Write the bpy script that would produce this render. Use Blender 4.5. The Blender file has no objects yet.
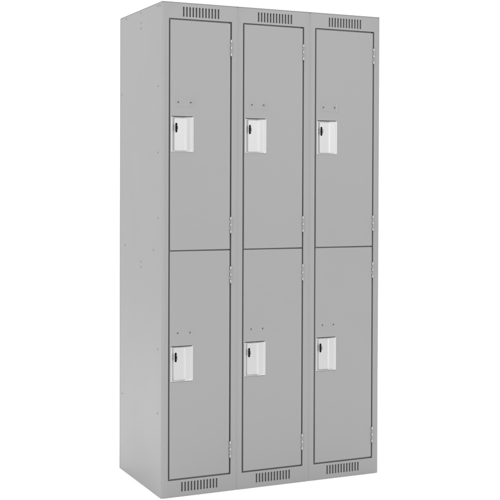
import bpy, bmesh, math
from mathutils import Matrix, Vector

S = bpy.context.scene
COL = S.collection

# ------------------------------------------------------------------ camera
cd = bpy.data.cameras.new('camera')
cam = bpy.data.objects.new('camera', cd)
COL.objects.link(cam)
cd.sensor_width = 36.0
cd.lens = 1159.62 * 36.0 / 500.0
cd.shift_x = -51.74 / 500.0
cd.shift_y = -51.58 / 500.0
cd.clip_start = 0.05
cd.clip_end = 500.0
right = Vector((0.89903627, -0.43785511, 0.00408606))
up = Vector((0.00227353, 0.01399922, 0.99989942))
back = Vector((-0.43786827, -0.89893655, 0.01358128))
M = Matrix((right, up, back)).transposed().to_4x4()
M.translation = Vector((-1.39988, -4.04481, 1.16570))
cam.matrix_world = M
S.camera = cam

# ------------------------------------------------------------------ studio light
W = bpy.data.worlds.new('World')
S.world = W
W.use_nodes = True
bg = W.node_tree.nodes['Background']
bg.inputs['Color'].default_value = (1, 1, 1, 1)
# even white ahead; soft bands added behind the camera for the steel's reflections
_N, _L = W.node_tree.nodes, W.node_tree.links
_tc = _N.new('ShaderNodeTexCoord')
_sx = _N.new('ShaderNodeSeparateXYZ')
_L.new(_tc.outputs['Generated'], _sx.inputs[0])
_cb = _N.new('ShaderNodeCombineXYZ')
_L.new(_sx.outputs['X'], _cb.inputs['X'])
_nz = _N.new('ShaderNodeTexNoise')
_nz.inputs['Scale'].default_value = 5.5
_nz.inputs['Detail'].default_value = 1.0
_L.new(_cb.outputs[0], _nz.inputs['Vector'])
_band = _N.new('ShaderNodeMapRange')
_band.inputs['From Min'].default_value = 0.3
_band.inputs['From Max'].default_value = 0.7
_band.inputs['To Min'].default_value = 0.70
_band.inputs['To Max'].default_value = 1.60
_L.new(_nz.outputs['Fac'], _band.inputs['Value'])
_beh = _N.new('ShaderNodeMapRange')
_beh.interpolation_type = 'SMOOTHSTEP'
_beh.inputs['From Min'].default_value = 0.15
_beh.inputs['From Max'].default_value = -0.35
_L.new(_sx.outputs['Y'], _beh.inputs['Value'])
_mx = _N.new('ShaderNodeMix')
_mx.data_type = 'FLOAT'
_L.new(_beh.outputs['Result'], _mx.inputs['Factor'])
_mx.inputs['A'].default_value = 1.15
_L.new(_band.outputs['Result'], _mx.inputs['B'])
_L.new(_mx.outputs['Result'], bg.inputs['Strength'])


def area_lamp(name, loc, target, sx, sy, power):
    l = bpy.data.lights.new(name, 'AREA')
    l.shape = 'RECTANGLE'
    l.size, l.size_y = sx, sy
    l.energy = power
    l.color = (1, 1, 1)
    o = bpy.data.objects.new(name, l)
    COL.objects.link(o)
    o.location = loc
    o.rotation_euler = (Vector(target) - Vector(loc)).to_track_quat('-Z', 'Y').to_euler()


area_lamp('key_softbox', (-4.6, -1.2, 2.6), (0.0, 0.2, 0.9), 1.0, 3.0, 17)
area_lamp('added_ridge_strip', (-3.2, -6.1, 1.25), (0.0, 0.0, 1.05), 0.40, 3.0, 60)  # added lamp, placed to raise highlights on the corner and seam ridges
area_lamp('added_floor_fill', (0.4, 0.0, 5.6), (0.4, 0.0, 0.0), 4.0, 4.0, 235)  # added lamp that drives the floor around the lockers to pure white
area_lamp('added_pull_fill', (2.6, -4.8, 2.1), (0.5, 0.0, 1.2), 2.8, 1.6, 17)  # added lamp that brightens the upper pulls by reflection
S.view_settings.view_transform = 'Standard'
S.view_settings.look = 'None'
S.view_settings.exposure = 0.0
S.view_settings.gamma = 1.0


# ------------------------------------------------------------------ materials
def mat(name, col, rough=0.5, metal=0.0, spec=0.5, vary=0.0, bump=0.0, bscale=900.0, dents=0.0, coat=0.0, brushed=False):
    m = bpy.data.materials.new(name)
    m.use_nodes = True
    nt = m.node_tree
    N, L = nt.nodes, nt.links
    p = N['Principled BSDF']
    p.inputs['Base Color'].default_value = (*col, 1)
    p.inputs['Roughness'].default_value = rough
    p.inputs['Metallic'].default_value = metal
    p.inputs['Specular IOR Level'].default_value = spec
    p.inputs['Coat Weight'].default_value = coat
    geo = N.new('ShaderNodeNewGeometry')
    if vary:
        n = N.new('ShaderNodeTexNoise')
        n.inputs['Scale'].default_value = 5.0
        n.inputs['Detail'].default_value = 6.0
        L.new(geo.outputs['Position'], n.inputs['Vector'])
        mr = N.new('ShaderNodeMapRange')
        mr.inputs['To Min'].default_value = 1 - vary
        mr.inputs['To Max'].default_value = 1 + vary
        L.new(n.outputs['Fac'], mr.inputs['Value'])
        mx = N.new('ShaderNodeVectorMath')
        mx.operation = 'SCALE'
        mx.inputs[0].default_value = col
        L.new(mr.outputs['Result'], mx.inputs['Scale'])
        L.new(mx.outputs['Vector'], p.inputs['Base Color'])
        mr2 = N.new('ShaderNodeMapRange')
        mr2.inputs['To Min'].default_value = max(rough - 0.06, 0.02)
        mr2.inputs['To Max'].default_value = rough + 0.06
        L.new(n.outputs['Fac'], mr2.inputs['Value'])
        L.new(mr2.outputs['Result'], p.inputs['Roughness'])
    last = None
    if dents:
        n = N.new('ShaderNodeTexNoise')
        n.inputs['Scale'].default_value = 3.5
        n.inputs['Detail'].default_value = 1.0
        L.new(geo.outputs['Position'], n.inputs['Vector'])
        b = N.new('ShaderNodeBump')
        b.inputs['Strength'].default_value = 1.0
        b.inputs['Distance'].default_value = dents
        L.new(n.outputs['Fac'], b.inputs['Height'])
        last = b
    if bump:
        n = N.new('ShaderNodeTexNoise')
        n.inputs['Scale'].default_value = bscale
        n.inputs['Detail'].default_value = 2.0
        if brushed:
            mp = N.new('ShaderNodeMapping')
            mp.inputs['Scale'].default_value = (1.0, 1.0, 0.03)
            L.new(geo.outputs['Position'], mp.inputs['Vector'])
            L.new(mp.outputs['Vector'], n.inputs['Vector'])
        else:
            L.new(geo.outputs['Position'], n.inputs['Vector'])
        b = N.new('ShaderNodeBump')
        b.inputs['Strength'].default_value = 1.0
        b.inputs['Distance'].default_value = bump
        L.new(n.outputs['Fac'], b.inputs['Height'])
        if last:
            L.new(last.outputs['Normal'], b.inputs['Normal'])
        last = b
    if last:
        L.new(last.outputs['Normal'], p.inputs['Normal'])
    return m


PAINT = mat('grey_enamel', (0.250, 0.250, 0.250), 0.36, spec=0.5, vary=0.02, dents=0.0015)
STEEL = mat('stainless_steel', (0.475, 0.475, 0.475), 0.36, metal=1.0, bump=0.00002, bscale=900, brushed=True)
ZINC = mat('zinc_steel', (0.44, 0.44, 0.44), 0.33, metal=0.9)
HASP = mat('dull_latch_metal', (0.33, 0.33, 0.33), 0.5, metal=0.6)
BLACK = mat('slot_dark', (0.003, 0.003, 0.003), 0.6, spec=0.12)  # colour stands in for the dark inside the padlock slot
HOLE = mat('rivet_bore', (0.02, 0.02, 0.02), 0.6)
PAPER = mat('white_paper', (0.90, 0.90, 0.90), 0.9, spec=0.0)


# ------------------------------------------------------------------ mesh helpers
def link(name, bm, mats, parent=None, bevel=0.0, weight=False, segs=3, smooth=True):
    me = bpy.data.meshes.new(name)
    bmesh.ops.recalc_face_normals(bm, faces=bm.faces)
    bm.to_mesh(me)
    bm.free()
    for m in (mats if isinstance(mats, (list, tuple)) else [mats]):
        me.materials.append(m)
    o = bpy.data.objects.new(name, me)
    COL.objects.link(o)
    o.parent = parent
    if bevel:
        b = o.modifiers.new('bevel', 'BEVEL')
        b.width = bevel
        b.segments = segs
        b.limit_method = 'WEIGHT' if weight else 'ANGLE'
        b.angle_limit = math.radians(40)
        b.use_clamp_overlap = not weight
        b.harden_normals = True
    if smooth:
        for p in me.polygons:
            p.use_smooth = True
        if not bevel:
            try:
                me.set_sharp_from_angle(angle=math.radians(35))
            except Exception:
                pass
    return o


def box(bm, x0, x1, y0, y1, z0, z1):
    v = [bm.verts.new((x, y, z)) for x in (x0, x1) for y in (y0, y1) for z in (z0, z1)]
    for f in ((0, 1, 3, 2), (4, 6, 7, 5), (0, 4, 5, 1), (2, 3, 7, 6), (0, 2, 6, 4), (1, 5, 7, 3)):
        bm.faces.new([v[i] for i in f])


def plate(x0, x1, z0, z1, y0, y1, holes, outer_w=1.0, hole_w=0.4, slot_w=None, fold=(0.0, 0.0), fold_w=(0.009, 0.009)):
    """a plate in the XZ plane, y0 (front) to y1 (back), with rectangular holes; bevel weights on its edges"""
    xs = sorted({x0, x1, *[h[0] for h in holes], *[h[1] for h in holes]})
    if any(fold):
        xs = sorted({*xs, x0 + fold_w[0], x1 - fold_w[1]})
    zs = sorted({z0, z1, *[h[2] for h in holes], *[h[3] for h in holes]})
    bm = bmesh.new()
    V = {}

    def v(i, k, s):
        if (i, k, s) not in V:
            V[(i, k, s)] = bm.verts.new((xs[i], (y0 + (fold[0] if i == 0 else fold[1] if i == len(xs) - 1 else 0.0)) if s == 0 else y1, zs[k]))
        return V[(i, k, s)]

    def solid(i, k):
        if not (0 <= i < len(xs) - 1 and 0 <= k < len(zs) - 1):
            return False
        cx, cz = (xs[i] + xs[i + 1]) / 2, (zs[k] + zs[k + 1]) / 2
        return not any(h[0] < cx < h[1] and h[2] < cz < h[3] for h in holes)

    for i in range(len(xs) - 1):
        for k in range(len(zs) - 1):
            if not solid(i, k):
                continue
            bm.faces.new([v(i, k, 0), v(i + 1, k, 0), v(i + 1, k + 1, 0), v(i, k + 1, 0)])
            bm.faces.new([v(i, k, 1), v(i, k + 1, 1), v(i + 1, k + 1, 1), v(i + 1, k, 1)])
            for (a, b, na) in (((i, k), (i, k + 1), (i - 1, k)), ((i + 1, k), (i + 1, k + 1), (i + 1, k)),
                               ((i, k), (i + 1, k), (i, k - 1)), ((i, k + 1), (i + 1, k + 1), (i, k + 1))):
                if not solid(*na):
                    bm.faces.new([v(*a, 0), v(*b, 0), v(*b, 1), v(*a, 1)])
    bmesh.ops.recalc_face_normals(bm, faces=bm.faces)
    # merge coplanar cells so bevels run clean
    bmesh.ops.dissolve_limit(bm, angle_limit=0.01, verts=bm.verts, edges=bm.edges)
    wl = bm.edges.layers.float.get('bevel_weight_edge') or bm.edges.layers.float.new('bevel_weight_edge')
    for e in bm.edges:
        if len(e.link_faces) == 2 and e.calc_face_angle(0) > 0.5:
            a, b = e.verts[0].co, e.verts[1].co
            if abs(a.y - y0) > 0.003 or abs(b.y - y0) > 0.003:
                e[wl] = 0.0
                continue
            onx = abs(a.x - b.x) < 1e-7 and (abs(a.x - x0) < 1e-6 or abs(a.x - x1) < 1e-6)
            onz = abs(a.z - b.z) < 1e-7 and (abs(a.z - z0) < 1e-6 or abs(a.z - z1) < 1e-6)
            L = (a - b).length
            if isinstance(outer_w, tuple):
                wx = outer_w[0] if abs(a.x - x0) < 1e-6 else outer_w[1]
                wz = 0.3
            else:
                wx, wz = outer_w, outer_w * 0.4
            e[wl] = wx if onx else (wz if onz else (hole_w if L > 0.1 else (slot_w if slot_w is not None else hole_w)))
    for e in bm.edges:
        if len(e.link_faces) == 2 and e[wl] == 0.0 and e.calc_face_angle(0) > 0.6:
            e.smooth = False
    return bm


def lathe(bm, prof, axis_o, n=16, mi=0):
    """prof: (radius, offset along -Y); axis through axis_o"""
    ox, oy, oz = axis_o
    rings = []
    for r, h in prof:
        if r < 1e-7:
            rings.append([bm.verts.new((ox, oy - h, oz))])
        else:
            rings.append([bm.verts.new((ox + r * math.cos(2 * math.pi * i / n), oy - h, oz + r * math.sin(2 * math.pi * i / n))) for i in range(n)])
    for a, b in zip(rings, rings[1:]):
        for i in range(n):
            j = (i + 1) % n
            if len(a) == 1:
                f = bm.faces.new([a[0], b[i], b[j]])
            elif len(b) == 1:
                f = bm.faces.new([a[i], b[0], a[j]])
            else:
                f = bm.faces.new([a[i], b[i], b[j], a[j]])
            f.material_index = mi
    return rings


# ------------------------------------------------------------------ measurements (metres)
H, D = 1.829, 0.509
SEAM = [0.0, 0.3019, 0.60537, 0.915]
GAPX = [(0.02901, 0.27281), (0.32413, 0.57519), (0.6289, 0.88671)]
ZT, ZM, ZB = 1.76578, 0.9123, 0.06538
HG = 0.0027        # half the gap round a door
FT = 0.034         # depth of the front frame
DT = 0.018         # depth of a door

# ------------------------------------------------------------------ the setting
bm = bmesh.new()
bmesh.ops.create_grid(bm, x_segments=8, y_segments=8, size=60)
fl = link('floor', bm, PAPER, smooth=False)
fl['kind'] = 'structure'

# ------------------------------------------------------------------ the lockers
root = bpy.data.objects.new('locker_bank', None)
COL.objects.link(root)
root['label'] = 'tall grey steel bank of three joined two-door lockers on white floor'
root['category'] = 'lockers'

# front frames: one for each column, with its twelve slots above and below the doors
for k in range(3):
    x0, x1 = SEAM[k], SEAM[k + 1]
    gl, gr = GAPX[k]
    e = 0.00003
    holes = [(gl - HG, gr + HG, ZB - HG, ZT + HG)]
    sx = x0 + 0.0833
    for j in range(12):
        c = sx + j * 0.01254
        holes.append((c - 0.0030, c + 0.0030, 1.7765, 1.8125))
        holes.append((c - 0.0050, c + 0.0010, 0.0187, 0.0535))
    bm = plate(x0 + e, x1 - e, 0.0, H - 0.0035, 0.0, FT, holes, outer_w=(1.0 if k == 0 else 0.42, 0.3 if k == 2 else 0.0), hole_w=0.36, slot_w=0.10, fold=(0.0040 if k == 0 else 0.0020, 0.0026), fold_w=(0.0080 if k == 0 else 0.0050, 0.0150))
    link('front_frame', bm, PAINT, root, bevel=0.0036, weight=True, segs=4)
    # backing strips added behind slots and door gaps to tune their darkness
    bm = bmesh.new()
    for za, zb in ((1.770, 1.818), (0.012, 0.060)):
        box(bm, sx - 0.012, sx + 0.150, 0.0115, 0.0140, za, zb)
    box(bm, gl - HG - 0.004, gl + HG - 0.0005, 0.0115, 0.0140, ZB - 0.01, ZT + 0.01)
    box(bm, gl + HG, gr - HG, 0.0140, 0.0155, ZT - HG + 0.0004, ZT + HG + 0.004)
    box(bm, gl + HG, gr - HG, 0.0125, 0.0140, ZM - 0.0016, ZM + 0.0016)
    box(bm, gl + HG, gr - HG, 0.0125, 0.0140, ZB - HG - 0.004, ZB + HG - 0.0004)
    link('added_backing', bm, PAINT, root)
    bm = bmesh.new()
    box(bm, x0 + 0.004, x1 - 0.004, FT + 0.0004, D - 0.006, ZM - 0.014, ZM - 0.012)
    link('shelf', bm, PAINT, root)


def rivet_bm(p, facing='front', r=0.0048, bore=0.0021):
    bm = bmesh.new()
    lathe(bm, [(r, 0.0), (r * 0.92, 0.0007), (r * 0.7, 0.0012), (bore * 1.25, 0.0014), (bore, 0.0011)], (0, 0, 0), 16, 0)
    lathe(bm, [(bore, 0.0011), (bore, 0.0002), (0, 0.0002)], (0, 0, 0), 16, 1)
    bmesh.ops.remove_doubles(bm, verts=bm.verts, dist=1e-6)
    if facing == 'side':
        bmesh.ops.rotate(bm, verts=bm.verts, cent=(0, 0, 0), matrix=Matrix.Rotation(math.radians(-90), 3, 'Z'))
    bmesh.ops.translate(bm, verts=bm.verts, vec=p)
    return bm


# outer sides, each with its pop rivets
SI = 0.0002
side_rivets = [(0.4348, 1.8165), (0.2511, 1.8165), (0.0527, 1.8165), (0.0257, 1.8165), (0.248, 1.7785), (0.248, 1.757),
               (0.0430, 1.520), (0.494, 1.518), (0.0423, 1.2755), (0.0425, 1.0336), (0.448, 0.9125), (0.094, 0.9122),
               (0.2443, 0.8588), (0.2443, 0.8379), (0.0425, 0.5468), (0.481, 0.310), (0.0425, 0.3084)]
for side in (0, 1):
    bm = bmesh.new()
    if side == 0:
        box(bm, SI, SI + 0.0022, FT + 0.00005, D, 0.0, H - 0.0035)
    else:
        box(bm, SEAM[3] - SI - 0.0022, SEAM[3] - SI, FT + 0.0003, D, 0.0, H - 0.0035)
    sp = link('side_panel', bm, PAINT, root, bevel=0.0003, segs=2)
    for (y, z) in side_rivets:
        if side == 0:
            link('rivet', rivet_bm((SI if y > FT + 0.004 else 0.0, y, z), 'side'), [PAINT, HOLE], sp)
        else:
            bm = rivet_bm((0, 0, 0), 'side')
            bmesh.ops.scale(bm, vec=(-1, 1, 1), verts=bm.verts)
            bmesh.ops.translate(bm, verts=bm.verts, vec=(SEAM[3] - (SI if y > FT + 0.004 else 0.0), y, z))
            link('rivet', bm, [PAINT, HOLE], sp)
# rear flange turned round the back corner of each side, butting the side panel
for x0, x1 in ((-0.0003, 0.0035), (SEAM[3] - 0.0035, SEAM[3] + 0.0003)):
    bm = bmesh.new()
    box(bm, x0, x1, D + 0.0003, D + 0.0095, 0.0, H - 0.0035)
    link('rear_flange', bm, PAINT, root, bevel=0.0022, segs=3)
bm = bmesh.new()
box(bm, 0.004, SEAM[3] - 0.004, D + 0.002, D + 0.004, 0.0, H - 0.004)
link('back_panel', bm, PAINT, root)
for s in SEAM[1:3]:
    bm = bmesh.new()
    box(bm, s - 0.001, s + 0.001, FT + 0.0004, D + 0.001, 0.003, H - 0.005)
    link('partition', bm, PAINT, root)
for k in range(3):
    bm = bmesh.new()
    box(bm, SEAM[k] + 0.0003, SEAM[k + 1] - 0.0003, 0.0006, D + 0.0095, H - 0.0029, H)
    link('top_panel', bm, PAINT, root, bevel=0.0007, segs=2)
    bm = bmesh.new()
    box(bm, SEAM[k] + 0.004, SEAM[k + 1] - 0.004, FT + 0.0004, D - 0.002, 0.059, 0.061)
    link('floor_panel', bm, PAINT, root)


# ------------------------------------------------------------------ doors
PW, PH = 0.0885, 0.128    # recessed pull: width, height


def lerp_profile(pr, t):
    for (a, va), (b, vb) in zip(pr, pr[1:]):
        if t <= b:
            s = (t - a) / (b - a)
            s = s * s * (3 - 2 * s)
            return va + (vb - va) * s
    return pr[-1][1]


def pull_bm(px, pz):
    """pressed steel pocket; px, pz its left and bottom edge"""
    prx = [(0, 0), (0.035, 0), (0.20, 0.0080), (0.63, 0.0092), (0.69, 0.0060), (0.91, 0.0046), (0.975, 0.0002), (1.0, 0)]
    prz = [(0, 0.0), (0.010, 0.05), (0.035, 1.0), (0.965, 1.0), (1.0, 0.35)]
    us = sorted(set([i / 60 for i in range(61)] + [p[0] for p in prx]))
    vs = sorted(set([i / 60 for i in range(61)] + [p[0] for p in prz]))
    bm = bmesh.new()
    base = -0.0012
    g = [[bm.verts.new((px + u * PW, base + lerp_profile(prx, u) * lerp_profile(prz, v), pz + v * PH)) for v in vs] for u in us]
    g2 = [[bm.verts.new((px + u * PW, base + 0.0009 + lerp_profile(prx, u) * lerp_profile(prz, v), pz + v * PH)) for v in vs] for u in us]
    nu, nv = len(us), len(vs)
    for i in range(nu - 1):
        for j in range(nv - 1):
            bm.faces.new([g[i][j], g[i + 1][j], g[i + 1][j + 1], g[i][j + 1]])
            bm.faces.new([g2[i][j], g2[i][j + 1], g2[i + 1][j + 1], g2[i + 1][j]])
    for i in range(nu - 1):
        for j in (0, nv - 1):
            bm.faces.new([g[i][j], g[i + 1][j], g2[i + 1][j], g2[i][j]])
    for j in range(nv - 1):
        for i in (0, nu - 1):
            bm.faces.new([g[i][j], g[i][j + 1], g2[i][j + 1], g2[i][j]])
    return bm


def capsule(bm, cx, cz, r, hh, y, n=10):
    pts = []
    for s in (1, -1):
        for i in range(n + 1):
            a = math.pi * i / n + (0 if s == 1 else math.pi)
            pts.append(bm.verts.new((cx + r * math.cos(a), y, cz + s * (hh - r) + r * math.sin(a))))
    return pts


def eye_bm(cx, cz, y0):
    """black slotted grommet in the back of the pocket"""
    bm = bmesh.new()
    rings = [capsule(bm, cx, cz, r, h, y) for r, h, y in ((0.0039, 0.0178, y0), (0.0037, 0.0176, y0 - 0.0008), (0.0028, 0.0167, y0 - 0.0010), (0.0026, 0.0165, y0 - 0.0002))]
    for a, b in zip(rings, rings[1:]):
        for i in range(len(a)):
            j = (i + 1) % len(a)
            bm.faces.new([a[i], b[i], b[j], a[j]])
    bm.faces.new(rings[-1])
    return bm


def hasp_bm(cx, cz, y0):
    """half-round tongue with a padlock hole, standing out of the slot"""
    bm = bmesh.new()
    n = 16
    t = 0.0009
    outer, inner = [[], []], [[], []]
    for s, dx in ((0, -t), (1, t)):
        for i in range(n + 1):
            a = -math.pi / 2 + math.pi * i / n
            outer[s].append(bm.verts.new((cx + dx, y0 - 0.0125 * max(math.cos(a), 0), cz + 0.0105 * math.sin(a))))
            inner[s].append(bm.verts.new((cx + dx, y0 - 0.0015 - 0.0065 * max(math.cos(a), 0), cz + 0.0060 * math.sin(a))))
    for i in range(n):
        bm.faces.new([outer[0][i], outer[0][i + 1], inner[0][i + 1], inner[0][i]])
        bm.faces.new([outer[1][i], inner[1][i], inner[1][i + 1], outer[1][i + 1]])
        bm.faces.new([outer[0][i], outer[1][i], outer[1][i + 1], outer[0][i + 1]])
        bm.faces.new([inner[0][i], inner[0][i + 1], inner[1][i + 1], inner[1][i]])
    return bm


def hinge_bm(x, z0, z1):
    """five-knuckle hinge: barrel in the gap, one leaf lapped over the stile, one over the door edge"""
    bm = bmesh.new()
    n = 14
    r = 0.0030
    k = 5
    leaf = []
    L = (z1 - z0) / k
    for i in range(k):
        a, b = z0 + i * L + 0.0006, z0 + (i + 1) * L - 0.0006
        ox = 0.0010 if i % 2 else -0.0004
        rr = [(0.0, a), (r * 0.8, a), (r, a + 0.0006), (r, b - 0.0006), (r * 0.8, b), (0.0, b)]
        rings = []
        for q, z in rr:
            if q == 0:
                rings.append([bm.verts.new((x + ox, -0.0022, z))])
            else:
                rings.append([bm.verts.new((x + ox + q * math.cos(2 * math.pi * j / n), -0.0022 + q * math.sin(2 * math.pi * j / n), z)) for j in range(n)])
        for A, B in zip(rings, rings[1:]):
            for j in range(n):
                m = (j + 1) % n
                if len(A) == 1:
                    bm.faces.new([A[0], B[m], B[j]])
                elif len(B) == 1:
                    bm.faces.new([A[j], A[m], B[0]])
                else:
                    bm.faces.new([A[j], A[m], B[m], B[j]])
        # leaf tab of this knuckle: stile side for odd ones, door side for even ones
        if i % 2 == 0:
            leaf.append((x + 0.0018, x + 0.0100, a + 0.0002, b - 0.0002))
        else:
            leaf.append((x - 0.0046, x - 0.0016, a + 0.0002, b - 0.0002))
    for n_, f in enumerate(bm.faces):
        f.material_index = (n_ // (5 * n)) % 2
    for (xa, xb, za, zb) in leaf:
        nf = len(bm.faces)
        box(bm, xa, xb, -0.0013, 0.0002, za, zb)
        bm.faces.ensure_lookup_table()
        for f in bm.faces[nf:]:
            f.material_index = 1
    # the pin
    box(bm, x - 0.0010, x + 0.0012, -0.0034, -0.0012, z0 - 0.0008, z1 + 0.0008)
    return bm


for k in range(3):
    gl, gr = GAPX[k]
    for lev, (z0, z1, pz, hz, hinges) in enumerate((
            (ZM + 0.0019, ZT - HG, 1.2785, 1.4606, ((1.640, 1.7015), (0.9745, 1.0355))),
            (ZB + HG, ZM - 0.0019, 0.4288, 0.6078, ((0.7865, 0.8490), (0.1262, 0.1882))))):
        dx0, dx1 = gl + HG, gr - HG
        px = gl + 0.0055
        d0 = [0.0, -0.0012, -0.0006][k] if lev == 0 else [0.0008, -0.0010, 0.0][k]
        y0 = d0 * 0.6
        door = bpy.data.objects.new('door', None)
        # the pressed door pan, hinged edge to the right, with the pocket cut out
        bm = plate(dx0, dx1, z0, z1, y0, DT, [(px + 0.0035, px + PW - 0.0035, pz + (0.0028 if lev == 0 else -0.0013), pz + PH + 0.0026)], outer_w=0.55, hole_w=0.25)
        wl = bm.edges.layers.float['bevel_weight_edge']
        for e in bm.edges:
            a, b = e.verts[0].co, e.verts[1].co
            if abs(a.z - b.z) < 1e-7 and (abs(a.z - z0) < 1e-6 or abs(a.z - z1) < 1e-6) and abs(a.y - y0) < 1e-6 and abs(b.y - y0) < 1e-6:
                e[wl] = 0.55
        door = link('door', bm, PAINT, root, bevel=0.0030, weight=True, segs=3)
        bm = pull_bm(px, pz)
        bmesh.ops.translate(bm, verts=bm.verts, vec=(0, y0, 0))
        link('recessed_pull', bm, STEEL, door)
        ex = px + 0.0235
        ez = pz + 0.0885
        yb = y0 - 0.0012 + 0.0079
        link('padlock_slot', eye_bm(ex, ez, yb), BLACK, door)
        link('padlock_hasp', hasp_bm(ex + 0.0022, ez, yb), HASP, door)
        for hx in (0.0335, 0.0820):
            yy = y0 - (0.0006 if lev == 0 else 0.0)
            link('rivet', rivet_bm((gl + hx, yy, hz), 'front', r=0.0044, bore=0.0025), [PAINT, HOLE], door)
        if lev == 0:
            # blank number plate in body colour, crimped right end in zinc, which puts in the edge highlight
            bm = bmesh.new()
            ax, bx = gl + 0.0240, gl + 0.0925
            prof = [(ax, y0 - 0.0004), (bx - 0.0028, y0 - 0.0004), (bx - 0.0016, y0 - 0.0024), (bx, y0 - 0.0028)]
            fr = [[bm.verts.new((x, y, z)) for z in (hz - 0.0158, hz + 0.0165)] for x, y in prof]
            bk = [[bm.verts.new((x + 0.0004, y + 0.0009, z)) for z in (hz - 0.0158, hz + 0.0165)] for x, y in prof]
            for i in range(3):
                bm.faces.new([fr[i][0], fr[i + 1][0], fr[i + 1][1], fr[i][1]]).material_index = 1 if i else 0
                bm.faces.new([bk[i][0], bk[i][1], bk[i + 1][1], bk[i + 1][0]])
                for j in (0, 1):
                    bm.faces.new([fr[i][j], fr[i + 1][j], bk[i + 1][j], bk[i][j]])
            for i in (0, 3):
                bm.faces.new([fr[i][0], fr[i][1], bk[i][1], bk[i][0]])
            link('number_plate', bm, [PAINT, ZINC], door)
        for (a, b) in hinges:
            link('hinge', hinge_bm(gr, a, b), [ZINC, PAINT], door)
